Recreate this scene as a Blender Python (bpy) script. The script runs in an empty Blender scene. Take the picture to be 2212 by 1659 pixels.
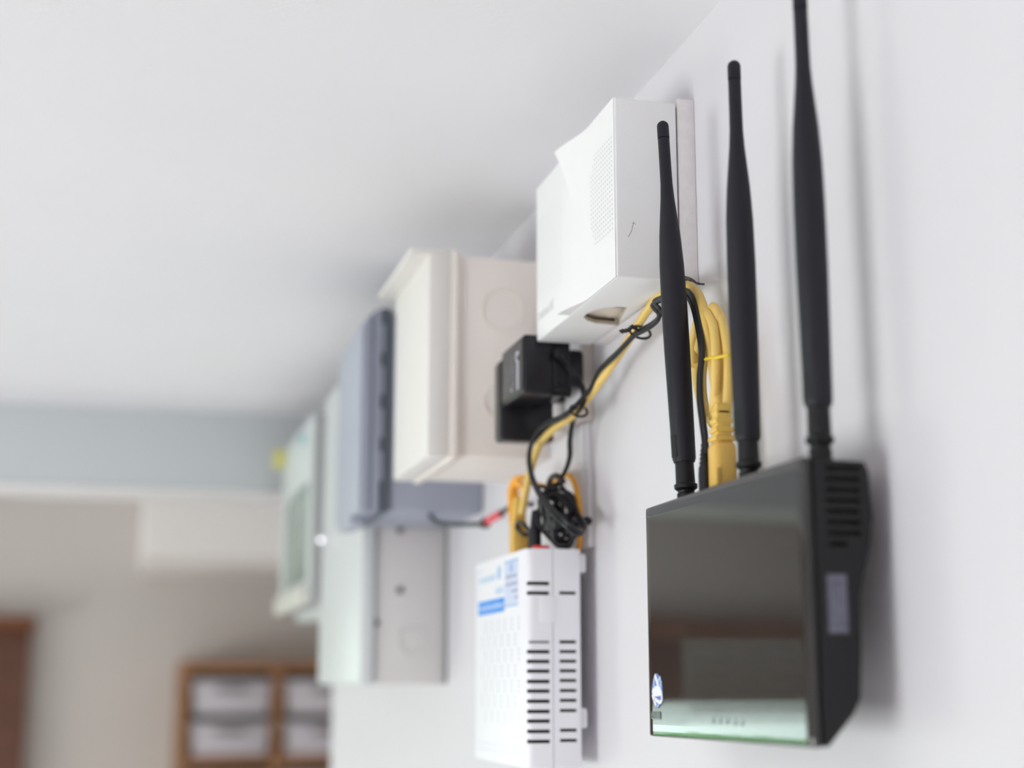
import bpy, bmesh, math, random
from mathutils import Vector, Matrix

# ------------------------------------------------------------------ scene, camera, light
scene = bpy.context.scene
COL = scene.collection
EYE = 1.95                                   # camera height above the floor
scene.view_settings.view_transform = 'Standard'
scene.view_settings.look = 'None'
scene.view_settings.exposure = 0.13
scene.view_settings.gamma = 1.0
scene.view_settings.use_curve_mapping = False
scene.cycles.use_denoising = True
scene.cycles.max_bounces = 10
scene.cycles.diffuse_bounces = 6

cam_d = bpy.data.cameras.new('camera')
cam = bpy.data.objects.new('camera', cam_d)
COL.objects.link(cam)
scene.camera = cam
cam_d.sensor_fit = 'HORIZONTAL'
cam_d.sensor_width = 17.3
cam_d.lens = 25.0
cam_d.clip_start = 0.02
cam_d.clip_end = 200
cam.location = (-0.29, 0.0, EYE)
PITCH, YAW = math.radians(11.502724), math.radians(14.703572)
cam.rotation_euler = (math.pi / 2 + PITCH, 0, -YAW)
cam_d.dof.use_dof = True
cam_d.dof.focus_distance = 0.765
cam_d.dof.aperture_fstop = 2.0

world = bpy.data.worlds.new('overcast_sky')
scene.world = world
world.use_nodes = True
bg = world.node_tree.nodes['Background']
bg.inputs['Color'].default_value = (0.83, 0.97, 0.935, 1)
bg.inputs['Strength'].default_value = 5.4


def area(name, loc, direction, sx, sy, power, color):
    d = bpy.data.lights.new(name, 'AREA')
    d.shape = 'RECTANGLE'
    d.size, d.size_y = sx, sy
    d.energy = power
    d.color = color
    o = bpy.data.objects.new(name, d)
    COL.objects.link(o)
    o.location = loc
    o.rotation_euler = Vector(direction).to_track_quat('-Z', 'Y').to_euler()
    return o


# daylight through the left-hand window opposite the devices, then two added fill lamps
area('window_daylight', (-2.57, 0.15, 1.15), (1, 0, 0), 1.25, 1.1, 17, (1.0, 0.90, 0.93))
area('rear_fill', (-1.4, -2.44, 1.5), (0, 1, 0), 1.6, 1.2, 5.2, (1.0, 0.82, 0.72))  # added warm fill behind the camera; the rear wall has no opening
area('far_room_fill', (-2.57, 3.2, 1.1), (1, 0, 0), 1.0, 1.1, 17, (1.0, 0.92, 0.90))  # added fill to brighten the far room, set at an unseen opening

# ------------------------------------------------------------------ materials
MATS = {}


def mat(name, color, rough=0.5, bump=0.0, bscale=200.0, var=0.0, vscale=30.0, spec=0.5, metal=0.0, coat=0.0,
        trans=0.0, sss=0.0):
    if name in MATS:
        return MATS[name]
    m = bpy.data.materials.new(name)
    m.use_nodes = True
    nt = m.node_tree
    b = nt.nodes['Principled BSDF']
    b.inputs['Base Color'].default_value = (*color, 1)
    b.inputs['Roughness'].default_value = rough
    b.inputs['Metallic'].default_value = metal
    b.inputs['Specular IOR Level'].default_value = spec
    b.inputs['Coat Weight'].default_value = coat
    b.inputs['Coat Roughness'].default_value = 0.03
    b.inputs['Transmission Weight'].default_value = trans
    tc = nt.nodes.new('ShaderNodeTexCoord')
    if var > 0:
        n = nt.nodes.new('ShaderNodeTexNoise')
        n.inputs['Scale'].default_value = vscale
        n.inputs['Detail'].default_value = 4
        nt.links.new(tc.outputs['Object'], n.inputs['Vector'])
        r = nt.nodes.new('ShaderNodeMapRange')
        r.inputs['From Min'].default_value = 0.3
        r.inputs['From Max'].default_value = 0.7
        r.inputs['To Min'].default_value = 1 - var
        r.inputs['To Max'].default_value = 1 + var
        nt.links.new(n.outputs['Fac'], r.inputs['Value'])
        mx = nt.nodes.new('ShaderNodeVectorMath')
        mx.operation = 'SCALE'
        mx.inputs[0].default_value = color
        nt.links.new(r.outputs['Result'], mx.inputs['Scale'])
        nt.links.new(mx.outputs['Vector'], b.inputs['Base Color'])
    if bump > 0:
        n = nt.nodes.new('ShaderNodeTexNoise')
        n.inputs['Scale'].default_value = bscale
        n.inputs['Detail'].default_value = 3
        nt.links.new(tc.outputs['Object'], n.inputs['Vector'])
        bp = nt.nodes.new('ShaderNodeBump')
        bp.inputs['Strength'].default_value = bump
        bp.inputs['Distance'].default_value = 0.001
        nt.links.new(n.outputs['Fac'], bp.inputs['Height'])
        nt.links.new(bp.outputs['Normal'], b.inputs['Normal'])
    MATS[name] = m
    return m


def wood(name, c1, c2, scale=6.0, rough=0.5):
    m = bpy.data.materials.new(name)
    m.use_nodes = True
    nt = m.node_tree
    b = nt.nodes['Principled BSDF']
    b.inputs['Roughness'].default_value = rough
    tc = nt.nodes.new('ShaderNodeTexCoord')
    mp = nt.nodes.new('ShaderNodeMapping')
    mp.inputs['Scale'].default_value = (1, 8, 12)
    n = nt.nodes.new('ShaderNodeTexNoise')
    n.inputs['Scale'].default_value = scale
    n.inputs['Detail'].default_value = 5
    cr = nt.nodes.new('ShaderNodeValToRGB')
    cr.color_ramp.elements[0].position = 0.3
    cr.color_ramp.elements[0].color = (*c1, 1)
    cr.color_ramp.elements[1].position = 0.7
    cr.color_ramp.elements[1].color = (*c2, 1)
    nt.links.new(tc.outputs['Object'], mp.inputs['Vector'])
    nt.links.new(mp.outputs['Vector'], n.inputs['Vector'])
    nt.links.new(n.outputs['Fac'], cr.inputs['Fac'])
    nt.links.new(cr.outputs['Color'], b.inputs['Base Color'])
    return m


M_WALL = mat('white_wall_paint', (0.685, 0.672, 0.70), 0.6, 0.10, 260, 0.01, 3)
M_CEIL = mat('white_ceiling_paint', (0.83, 0.82, 0.845), 0.8, 0.35, 120, 0.01, 4)
M_BEAM = mat('pale_beam_paint', (0.62, 0.655, 0.67), 0.7, 0.1, 120)
M_FARWALL = mat('beige_grey_paint', (0.60, 0.56, 0.53), 0.8, 0.1, 90, 0.02, 2)
M_SOFFIT = mat('soffit_paint', (0.80, 0.76, 0.74), 0.8, 0.1, 90)
M_FLOOR = mat('pale_floor_tile', (0.74, 0.72, 0.72), 0.5, var=0.03, vscale=3)
M_WOOD = wood('honey_wood', (0.27, 0.125, 0.055), (0.35, 0.175, 0.08), 8)
M_BLIND = wood('dark_red_wood', (0.16, 0.075, 0.055), (0.22, 0.105, 0.075), 8)
M_VALANCE = wood('brown_wood_valance', (0.16, 0.055, 0.018), (0.22, 0.08, 0.03), 8)
M_BIN = mat('milky_plastic_bin', (0.60, 0.56, 0.60), 0.4)
M_BINRIM = mat('grey_plastic_rim', (0.16, 0.15, 0.15), 0.5)
M_BINFILL = mat('grey_box_contents', (0.33, 0.33, 0.36), 0.8, var=0.3, vscale=14)
M_CHIME = mat('white_chime_plastic', (0.86, 0.86, 0.86), 0.42, 0.06, 900, 0.006, 60)
M_CHIMESIDE = mat('warm_chime_plastic', (0.74, 0.71, 0.68), 0.5, 0.08, 900, 0.02, 50)  # darker and warmer than the front plastic; no part uses it
M_FOAM = mat('painted_foam_backing', (0.80, 0.77, 0.77), 0.8, 0.5, 260, 0.04, 160)
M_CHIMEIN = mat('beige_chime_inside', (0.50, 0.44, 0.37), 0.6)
M_GREYPRINT = mat('faint_grey_print', (0.62, 0.62, 0.64), 0.5)
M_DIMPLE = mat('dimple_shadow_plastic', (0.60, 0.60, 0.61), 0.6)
M_MODEM = mat('white_modem_plastic', (0.84, 0.84, 0.88), 0.4, 0.03, 900)
M_SLOT = mat('dark_slot_inside', (0.010, 0.014, 0.013), 0.8)
M_SLOTGREY = mat('grey_slot_inside', (0.34, 0.33, 0.35), 0.8)
M_BLUE = mat('bright_blue_print', (0.0, 0.26, 0.80), 0.5)
M_BLUELINE = mat('blue_line_print', (0.16, 0.42, 0.68), 0.5)
M_PALEBLUE = mat('pale_blue_print', (0.60, 0.66, 0.84), 0.5)
M_LBLUE = mat('light_blue_print', (0.50, 0.68, 0.86), 0.5)
M_TXT = mat('grey_text_print', (0.30, 0.32, 0.38), 0.5)
M_GLOSS = mat('glossy_black_plastic', (0.024, 0.022, 0.021), 0.035, spec=0.68)
M_BLACK = mat('satin_black_plastic', (0.006, 0.006, 0.007), 0.45, 0.05, 700, spec=0.35)
M_ANT = mat('matte_black_antenna', (0.009, 0.009, 0.015), 0.52, 0.12, 1500, spec=0.35)
M_RUBBER = mat('black_cable_rubber', (0.008, 0.008, 0.011), 0.38, spec=0.4)
M_ADAPT = mat('black_adapter_plastic', (0.007, 0.007, 0.011), 0.28, 0.04, 900, spec=0.4)
M_ADFACE = mat('grey_black_adapter_face', (0.075, 0.070, 0.068), 0.5, 0.1, 900)
M_PRINT = mat('silver_print', (0.62, 0.60, 0.66), 0.5)
M_DIMPRINT = mat('dim_silver_print', (0.20, 0.19, 0.21), 0.5)
M_STICK = mat('grey_sticker', (0.12, 0.12, 0.155), 0.6, var=0.25, vscale=220)
M_YEL = mat('yellow_cable_jacket', (0.78, 0.545, 0.15), 0.42, 0.03, 500, 0.04, 40)
M_YELP = mat('yellow_plug_boot', (0.76, 0.50, 0.10), 0.36)
M_AMBER = mat('amber_plug_body', (0.76, 0.47, 0.10), 0.30)
M_CLEAR = mat('clear_plug_plastic', (0.85, 0.80, 0.66), 0.15, trans=0.5)
M_ORANGE = mat('orange_cable_jacket', (0.88, 0.40, 0.02), 0.4, 0.03, 500)
M_BAND = mat('yellow_band', (0.80, 0.58, 0.02), 0.4)
M_RED = mat('red_plastic', (0.78, 0.05, 0.045), 0.4)
M_REDW = mat('red_sleeve', (0.72, 0.09, 0.12), 0.5)
M_CREAM = mat('cream_box_plastic', (0.86, 0.80, 0.75), 0.45, 0.04, 500)
M_CREAMFRONT = mat('cream_lid_plastic', (0.79, 0.77, 0.74), 0.45, 0.04, 500)
M_BLUEGREY = mat('blue_grey_plastic', (0.34, 0.36, 0.44), 0.5, 0.04, 500)
M_BLUELID = mat('pale_blue_grey_lid', (0.41, 0.44, 0.51), 0.42, 0.04, 500)
M_GASKET = mat('dark_slate_gasket', (0.11, 0.13, 0.16), 0.6)
M_STEEL = mat('pale_grey_enamel', (0.66, 0.64, 0.63), 0.45, 0.03, 300)
M_DOORENAMEL = mat('pale_green_grey_enamel', (0.64, 0.665, 0.67), 0.4, 0.03, 300)
M_DARKHOLE = mat('dark_hole', (0.10, 0.11, 0.11), 0.6)
M_CHROME = mat('chrome', (0.9, 0.9, 0.95), 0.12, metal=1.0)
M_METER = mat('pale_grey_meter_case', (0.60, 0.64, 0.63), 0.5)
M_METERSIDE = mat('shaded_meter_grey', (0.34, 0.34, 0.34), 0.6)  # shade of the near side is put into this darker grey
M_LIP = mat('ivory_lip', (0.58, 0.57, 0.52), 0.5)
M_GREENGLASS = mat('smoky_green_cover', (0.27, 0.34, 0.30), 0.2, var=0.1, vscale=20)
M_YSTICK = mat('yellow_sticker', (0.68, 0.66, 0.22), 0.6)
M_TSTICK = mat('teal_sticker', (0.42, 0.66, 0.66), 0.6)
M_OUTLET = mat('ivory_outlet_plastic', (0.66, 0.60, 0.56), 0.45)
M_OUTFACE = mat('white_outlet_face', (0.82, 0.81, 0.84), 0.4)
M_SCREW = mat('dull_screw_steel', (0.30, 0.30, 0.30), 0.4, metal=0.8)
M_LAWN = mat('lawn', (0.36, 0.50, 0.36), 0.9, var=0.3, vscale=2)
M_LEAF = mat('hedge_leaf', (0.32, 0.55, 0.26), 0.7, var=0.4, vscale=4)
M_LOGOW = mat('white_logo_print', (0.78, 0.80, 0.90), 0.4)
M_LOGOB = mat('blue_logo_print', (0.08, 0.13, 0.45), 0.4)
M_LOGOL = mat('light_blue_logo_print', (0.42, 0.56, 0.76), 0.4)

# ------------------------------------------------------------------ helpers
ORG = {}


def finish(bm, name, m, parent=None, label=None, angle=35, kind=None):
    me = bpy.data.meshes.new(name)
    bmesh.ops.recalc_face_normals(bm, faces=bm.faces)
    org = ORG[parent.name] if parent is not None else Vector((0, 0, 0))
    if parent is not None:
        bmesh.ops.translate(bm, vec=-org, verts=bm.verts)
    bm.to_mesh(me)
    bm.free()
    me.materials.append(m)
    for p in me.polygons:
        p.use_smooth = True
    me.set_sharp_from_angle(angle=math.radians(angle))
    o = bpy.data.objects.new(name, me)
    COL.objects.link(o)
    if parent is not None:
        o.parent = parent
    ORG[o.name] = org
    if label:
        o['label'] = label
    if kind:
        o['kind'] = kind
    return o


def thing(name, loc, label, cat, group=None):
    o = bpy.data.objects.new(name, None)
    o.empty_display_size = 0.02
    COL.objects.link(o)
    o.location = loc
    o['label'] = label
    o['category'] = cat
    if group:
        o['group'] = group
    ORG[o.name] = Vector(loc)
    return o


def solo(bm, name, m, label, cat, group=None, angle=35):
    o = finish(bm, name, m, None, label, angle)
    o['category'] = cat
    if group:
        o['group'] = group
    return o


def structure(bm, name, m, parent=None):
    o = finish(bm, name, m, parent)
    if parent is None:
        o['kind'] = 'structure'
    return o


def box(bm, x0, x1, y0, y1, z0, z1, r=0.0, seg=2):
    vs = bmesh.ops.create_cube(bm, size=1.0)['verts']
    for v in vs:
        v.co = Vector(((x0 + x1) / 2 + v.co.x * (x1 - x0), (y0 + y1) / 2 + v.co.y * (y1 - y0),
                       (z0 + z1) / 2 + v.co.z * (z1 - z0)))
    if r > 0:
        es = list({e for v in vs for e in v.link_edges})
        bmesh.ops.bevel(bm, geom=es, offset=r, segments=seg, affect='EDGES', profile=0.5)
    return bm


def nbox(*a, **k):
    return box(bmesh.new(), *a, **k)


def prism(bm, pts, axis, a, b, r=0.0):
    """polygon pts (2D) extruded along axis from a to b; 2D order: x:(y,z) y:(x,z) z:(x,y)"""
    def mk(p, t):
        if axis == 'x':
            return (t, p[0], p[1])
        if axis == 'y':
            return (p[0], t, p[1])
        return (p[0], p[1], t)
    va = [bm.verts.new(mk(p, a)) for p in pts]
    vb = [bm.verts.new(mk(p, b)) for p in pts]
    n = len(pts)
    fs = [bm.faces.new(va), bm.faces.new(vb)]
    for i in range(n):
        fs.append(bm.faces.new((va[i], va[(i + 1) % n], vb[(i + 1) % n], vb[i])))
    if r > 0:
        caps = [e for f in fs[:2] for e in f.edges]
        bmesh.ops.bevel(bm, geom=caps, offset=r, segments=2, affect='EDGES', profile=0.5)
    return bm


def spline(pts, n=8):
    P = [Vector(p) for p in pts]
    out = []
    ext = [P[0] * 2 - P[1]] + P + [P[-1] * 2 - P[-2]]
    for i in range(1, len(ext) - 2):
        p0, p1, p2, p3 = ext[i - 1:i + 3]
        for k in range(n):
            t = k / n
            out.append(0.5 * ((2 * p1) + (p2 - p0) * t + (2 * p0 - 5 * p1 + 4 * p2 - p3) * t * t
                              + (3 * p1 - p0 - 3 * p2 + p3) * t ** 3))
    out.append(P[-1])
    return out


def tube(bm, pts, r, seg=10, n=8, smooth=True, closed=False):
    P = spline(pts, n) if smooth else [Vector(p) for p in pts]
    N = len(P)
    rads = r if isinstance(r, (list, tuple)) else [r] * N
    if len(rads) != N:
        rads = [rads[min(len(rads) - 1, int(i * len(rads) / N))] for i in range(N)]
    T = []
    for i in range(N):
        a = P[max(0, i - 1)]
        b = P[min(N - 1, i + 1)]
        d = b - a
        T.append(d.normalized() if d.length > 1e-9 else Vector((0, 0, 1)))
    up = Vector((0, 0, 1)) if abs(T[0].z) < 0.9 else Vector((1, 0, 0))
    nrm = (up - T[0] * up.dot(T[0])).normalized()
    rings = []
    for i in range(N):
        nrm = (nrm - T[i] * nrm.dot(T[i])).normalized()
        bi = T[i].cross(nrm)
        rings.append([bm.verts.new(P[i] + (nrm * math.cos(2 * math.pi * k / seg) + bi * math.sin(2 * math.pi * k / seg)) * rads[i])
                      for k in range(seg)])
    for i in range(N - 1):
        for k in range(seg):
            bm.faces.new((rings[i][k], rings[i][(k + 1) % seg], rings[i + 1][(k + 1) % seg], rings[i + 1][k]))
    bm.faces.new(rings[0][::-1])
    bm.faces.new(rings[-1])
    return bm


def lathe(bm, prof, org, direction=(0, 0, 1), seg=20):
    """prof: list of (distance along axis, radius)"""
    d = Vector(direction).normalized()
    q = d.to_track_quat('Z', 'Y')
    o = Vector(org)
    rings = []
    for s, r in prof:
        rings.append([bm.verts.new(o + q @ Vector((r * math.cos(2 * math.pi * k / seg), r * math.sin(2 * math.pi * k / seg), s)))
                      for k in range(seg)])
    for i in range(len(prof) - 1):
        for k in range(seg):
            bm.faces.new((rings[i][k], rings[i][(k + 1) % seg], rings[i + 1][(k + 1) % seg], rings[i + 1][k]))
    bm.faces.new(rings[0][::-1])
    bm.faces.new(rings[-1])
    return bm


def ring(bm, org, direction, R, r, seg=28, sub=6):
    d = Vector(direction).normalized()
    q = d.to_track_quat('Z', 'Y')
    o = Vector(org)
    vs = [[bm.verts.new(o + q @ Vector(((R + r * math.cos(b)) * math.cos(a), (R + r * math.cos(b)) * math.sin(a), r * math.sin(b))))
           for b in [2 * math.pi * j / sub for j in range(sub)]] for a in [2 * math.pi * i / seg for i in range(seg)]]
    for i in range(seg):
        for j in range(sub):
            bm.faces.new((vs[i][j], vs[(i + 1) % seg][j], vs[(i + 1) % seg][(j + 1) % sub], vs[i][(j + 1) % sub]))
    return bm


def cut(o, cutter_bm, inner=None):
    """subtract a closed cutter (world coordinates) from object o; the walls of the cut take material inner"""
    me = bpy.data.meshes.new('cutter')
    bmesh.ops.translate(cutter_bm, vec=-ORG[o.name], verts=cutter_bm.verts)
    bmesh.ops.recalc_face_normals(cutter_bm, faces=cutter_bm.faces)
    cutter_bm.to_mesh(me)
    cutter_bm.free()
    if inner:
        me.materials.append(inner)
    c = bpy.data.objects.new('cutter', me)
    COL.objects.link(c)
    c.parent = o.parent
    md = o.modifiers.new('cut', 'BOOLEAN')
    md.operation = 'DIFFERENCE'
    md.solver = 'EXACT'
    md.object = c
    if inner:
        md.material_mode = 'TRANSFER'
    dg = bpy.context.evaluated_depsgraph_get()
    new = bpy.data.meshes.new_from_object(o.evaluated_get(dg))
    o.modifiers.clear()
    old = o.data
    o.data = new
    new.name = o.name
    bpy.data.objects.remove(c)
    bpy.data.meshes.remove(old)
    for p in new.polygons:
        p.use_smooth = True
    new.set_sharp_from_angle(angle=math.radians(30))


def text_bm(s, size, org, right, up, depth=0.00008):
    cu = bpy.data.curves.new('lettering', 'FONT')
    cu.body = s
    cu.size = size
    cu.extrude = depth
    o = bpy.data.objects.new('lettering', cu)
    COL.objects.link(o)
    dg = bpy.context.evaluated_depsgraph_get()
    me = bpy.data.meshes.new_from_object(o.evaluated_get(dg))
    bm = bmesh.new()
    bm.from_mesh(me)
    bpy.data.objects.remove(o)
    bpy.data.meshes.remove(me)
    R, U = Vector(right), Vector(up)
    Nn = R.normalized().cross(U.normalized())
    for v in bm.verts:
        v.co = Vector(org) + R * v.co.x + U * v.co.y + Nn * v.co.z
    return bm


# ------------------------------------------------------------------ the room
Z = EYE
CEIL = Z + 0.3535
FARC = Z + 0.55
structure(nbox(-3.6, 3.0, -2.6, 4.5, -0.10, 0.0), 'floor', M_FLOOR)
structure(nbox(0.0, 0.14, -2.6, 2.083, 0.0, CEIL), 'wall_right', M_WALL)
structure(nbox(-2.7, 0.14, -2.6, 1.960, CEIL, CEIL + 0.12), 'ceiling', M_CEIL)
structure(nbox(-2.7, 0.0, 1.960, 2.0725, Z + 0.250, FARC + 0.12, 0.004), 'trim_1', M_BEAM)
structure(nbox(-2.7, 0.0, 1.958, 2.0745, Z + 0.2465, Z + 0.2500, 0.001), 'trim_3', mat('pale_beam_underside', (0.92, 0.90, 0.90), 0.4))  # paler sheet along the underside of the beam
structure(nbox(0.0, 3.0, 1.960, 2.083, CEIL, FARC + 0.12), 'wall_front', M_FARWALL)
structure(nbox(0.14, 3.0, 1.960, 2.083, 0.0, CEIL), 'wall_near', M_FARWALL)
structure(nbox(-2.7, 3.0, 2.083, 4.5, FARC, FARC + 0.12), 'ceiling', M_CEIL)
structure(nbox(2.9, 3.0, 2.083, 4.5, 0.0, FARC), 'wall_side', M_FARWALL)
structure(nbox(-0.243, 2.9, 3.64, 4.40, Z + 0.312, FARC, 0.004), 'trim_2', M_SOFFIT)


def wall_with_holes(name, m, plane, a0, a1, z0, z1, holes, t0, t1):
    """wall panel with rectangular openings; plane 'x' or 'y' is the thickness axis, holes = (a0,a1,z0,z1)"""
    bm = bmesh.new()
    As = sorted({a0, a1, *[h[0] for h in holes], *[h[1] for h in holes]})
    Zs = sorted({z0, z1, *[h[2] for h in holes], *[h[3] for h in holes]})
    for i in range(len(As) - 1):
        for j in range(len(Zs) - 1):
            ca, cz = (As[i] + As[i + 1]) / 2, (Zs[j] + Zs[j + 1]) / 2
            if any(h[0] < ca < h[1] and h[2] < cz < h[3] for h in holes):
                continue
            if plane == 'x':
                box(bm, t0, t1, As[i], As[i + 1], Zs[j], Zs[j + 1])
            else:
                box(bm, As[i], As[i + 1], t0, t1, Zs[j], Zs[j + 1])
    bmesh.ops.remove_doubles(bm, verts=bm.verts, dist=1e-5)
    return structure(bm, name, m)


WA = (-0.95, -0.585, 1.02, Z + 0.150)          # back-wall window with its blind fully down
WB = (-2.35, -1.12, 0.95, Z + 0.165)          # back-wall window with its blind half raised
wall_with_holes('wall_back', M_FARWALL, 'y', -2.7, 3.0, 0.0, FARC, [WA, WB], 4.40, 4.52)
wall_with_holes('wall_left', M_WALL, 'x', -2.6, 4.4, 0.0, FARC,
                [(-0.5, 0.8, 0.6, 1.7), (2.7, 3.7, 0.55, 1.65)], -2.72, -2.60)
wall_with_holes('wall_behind', M_WALL, 'y', -2.6, 0.0, 0.0, CEIL, [], -2.6, -2.48)

# the two windows in the back wall
for k, w in enumerate((WA, WB)):
    f = bmesh.new()
    for (x0, x1, z0, z1) in ((w[0] - .05, w[0] + .02, w[2] - .05, w[3] + .03), (w[1] - .02, w[1] + .05, w[2] - .05, w[3] + .03),
                             (w[0], w[1], w[2] - .05, w[2] + .02), (w[0], w[1], w[3] - .02, w[3] + .03)):
        box(f, x0, x1, 4.372, 4.43, z0, z1, 0.003)
    wf = structure(f, 'window_%d' % (k + 1), M_VALANCE)
    g = nbox(w[0] + .02, w[1] - .02, 4.445, 4.449, w[2] + .02, w[3] - .02)
    gm = mat('window_glass', (0.9, 0.96, 0.93), 0.0, trans=1.0, spec=0.3)
    gm.node_tree.nodes['Principled BSDF'].inputs['IOR'].default_value = 1.02
    structure(g, 'pane', gm, wf)


def blind(x0, x1, top, bottom, label, pitch=0.046, half=0.026, val=0.036, ext=0.012):
    t = thing('venetian_blind', ((x0 + x1) / 2, 4.34, bottom), label, 'blind')
    finish(nbox(x0 - ext, x1 + ext, 4.318, 4.378, top - val, top, 0.002), 'valance', M_VALANCE, t)
    z = top - 0.060
    k = 0
    while z > bottom + 0.04:
        b = bmesh.new()
        prism(b, [(4.330, z - half), (4.334, z - half - .001), (4.364, z + half - .001), (4.360, z + half)], 'x', x0, x1)
        finish(b, 'slat', M_BLIND, t)
        z -= pitch
        k += 1
    finish(nbox(x0, x1, 4.332, 4.360, bottom, bottom + 0.022, 0.003), 'bottom_rail', M_BLIND, t)
    for cx in (x0 + 0.12, x1 - 0.12):
        b = bmesh.new()
        tube(b, [(cx, 4.329, top - 0.03), (cx, 4.329, bottom + 0.01)], 0.0012, 5, smooth=False)
        finish(b, 'ladder_cord', M_VALANCE, t)


blind(-0.985, -0.525, Z + 0.185, Z - 0.78, 'brown wooden slat blind lowered over the back wall window, at left edge')
blind(-2.40, -1.446, Z + 0.200, Z - 0.103, 'wide brown slat blind half raised, mirrored in the glossy router front', half=0.0218, val=0.065, ext=0.0)
blind(-1.443, -1.065, Z + 0.205, Z - 0.110, 'narrow brown slat blind half raised, mirrored at the router logo', half=0.026, val=0.065, ext=0.0)

# what stands outside the half open window
g = nbox(-14, 8, 4.9, 24, -0.5, -0.35)
o = structure(g, 'ground', M_LAWN)
random.seed(4)
hb = bmesh.new()
for i in range(2600):
    x, y, z = random.uniform(-6.5, 0.5), random.uniform(8.2, 9.2), random.uniform(-0.35, 1.12) + 0.14 * math.sin(i)
    z *= 1.0 - 0.08 * math.sin(x * 2.3)
    a = random.uniform(0, 6.28)
    u = Vector((math.cos(a), math.sin(a) * 0.6, random.uniform(-.7, .7))).normalized() * 0.09
    v = u.cross(Vector((random.uniform(-1, 1), 1, random.uniform(-1, 1)))).normalized() * 0.045
    c = Vector((x, y, z))
    hb.faces.new([hb.verts.new(c + p) for p in (-u, v, u, -v)])
ho = finish(hb, 'hedge', M_LEAF, None, 'green clipped hedge standing outside the half open window', kind='stuff')
ho['category'] = 'hedge'

# ------------------------------------------------------------------ shelf unit with bins
SX0, SX1, SY0, SY1 = -0.126, 0.42, 4.10, 4.395
ROW = 0.2455
TOP = Z + 0.062
sh = thing('storage_shelf', ((SX0 + SX1) / 2, 4.25, 0.0), 'honey wood storage shelf of square cells holding white bins', 'shelf')
finish(nbox(SX0, SX1, SY0, SY1, TOP - 0.026, TOP, 0.002), 'top_board', M_WOOD, sh)
for x in (SX0, 0.121, SX1 - 0.028):
    finish(nbox(x, x + 0.028, SY0, SY1, 0.0, TOP - 0.026, 0.002), 'upright', M_WOOD, sh)
tiers = [TOP - 0.026 - ROW * (i + 1) for i in range(7)]
for i, zt in enumerate(tiers):
    for x0, x1 in ((SX0 + 0.028, 0.121), (0.149, SX1 - 0.028)):
        finish(nbox(x0, x1, SY0, SY1 - 0.01, zt, zt + 0.024, 0.001), 'shelf_board', M_WOOD, sh)
        finish(nbox(x0, x1, SY0 + 0.02, SY1 - 0.01, zt + 0.126, zt + 0.134), 'bin_runner', M_BINRIM, sh)
finish(nbox(SX0 + .028, SX1 - .028, SY1 - 0.008, SY1, 0.0, TOP - .03), 'back_panel', mat('dark_back_board', (0.20, 0.17, 0.15), 0.8), sh)


def bin_(x0, x1, z0, label):
    h = 0.088
    t = thing('storage_bin', ((x0 + x1) / 2, 4.24, z0), label, 'bin', 'white bins in the storage shelf')
    b = bmesh.new()
    cx, w = (x0 + x1) / 2, (x1 - x0) / 2
    prism(b, [(cx - w * .93, z0), (cx + w * .93, z0), (cx + w, z0 + h - .012), (cx - w, z0 + h - .012)], 'y', SY0 + 0.008, SY1 - 0.03, 0.006)
    finish(b, 'tub', M_BIN, t)
    finish(nbox(x0 - .003, x1 + .003, SY0 + 0.004, SY1 - 0.026, z0 + h - .012, z0 + h, 0.003), 'rim', M_BIN, t)
    finish(nbox(cx - .04, cx + .04, SY0 + 0.0, SY0 + 0.006, z0 + h - .03, z0 + h - .018, 0.002), 'handle', M_BINRIM, t)


where = {(0, 0): 'top left cell', (0, 1): 'top right cell', (1, 0): 'second left cell', (1, 1): 'second right cell'}
for r in (0, 1):
    for c, (x0, x1) in enumerate(((-0.092, 0.115), (0.155, 0.386))):
        bin_(x0, x1, tiers[r] + 0.1345, 'milky white plastic bin, upper one in the %s of wooden shelf' % where[(r, c)])
        bin_(x0, x1, tiers[r] + 0.0245, 'milky white plastic bin, lower one in the %s of wooden shelf' % where[(r, c)])

# ------------------------------------------------------------------ meter box at the far end of the wall
mt = thing('meter_box', (0, 1.78, Z + 0.084), 'pale grey meter box with greenish window, at far end of wall', 'meter box')
finish(nbox(-0.0876, 0.0, 1.6255, 1.925, Z + 0.0883, Z + 0.2977, 0.002), 'case', M_METERSIDE, mt)
b = bmesh.new()
for (y0, y1, z0, z1) in ((1.6245, 1.6545, .0883, .2986), (1.897, 1.930, .0883, .2986), (1.6545, 1.897, .2282, .2986), (1.6545, 1.897, .0883, .1146)):
    box(b, -0.0919, -0.0874, y0, y1, Z + z0, Z + z1, 0.0015)
finish(b, 'front_frame', M_METER, mt)
finish(nbox(-0.0895, -0.0875, 1.6545, 1.897, Z + 0.1146, Z + 0.2282, 0.001), 'window', M_GREENGLASS, mt)
finish(nbox(-0.0993, -0.0876, 1.632, 1.930, Z + 0.0864, Z + 0.1099, 0.004), 'bottom_lip', M_LIP, mt)
finish(nbox(-0.0720, 0.0, 1.627, 1.916, Z + 0.0789, Z + 0.0887, 0.002), 'base_flange', M_METER, mt)
finish(nbox(-0.1080, -0.0910, 1.908, 1.912, Z + 0.2740, Z + 0.2990, 0.001), 'yellow_tag', M_YSTICK, mt, 'yellow tag at the far top corner')
finish(nbox(-0.0990, -0.0917, 1.690, 1.694, Z + 0.2700, Z + 0.2855, 0.0005), 'teal_tag', M_TSTICK, mt, 'teal tag')

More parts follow.
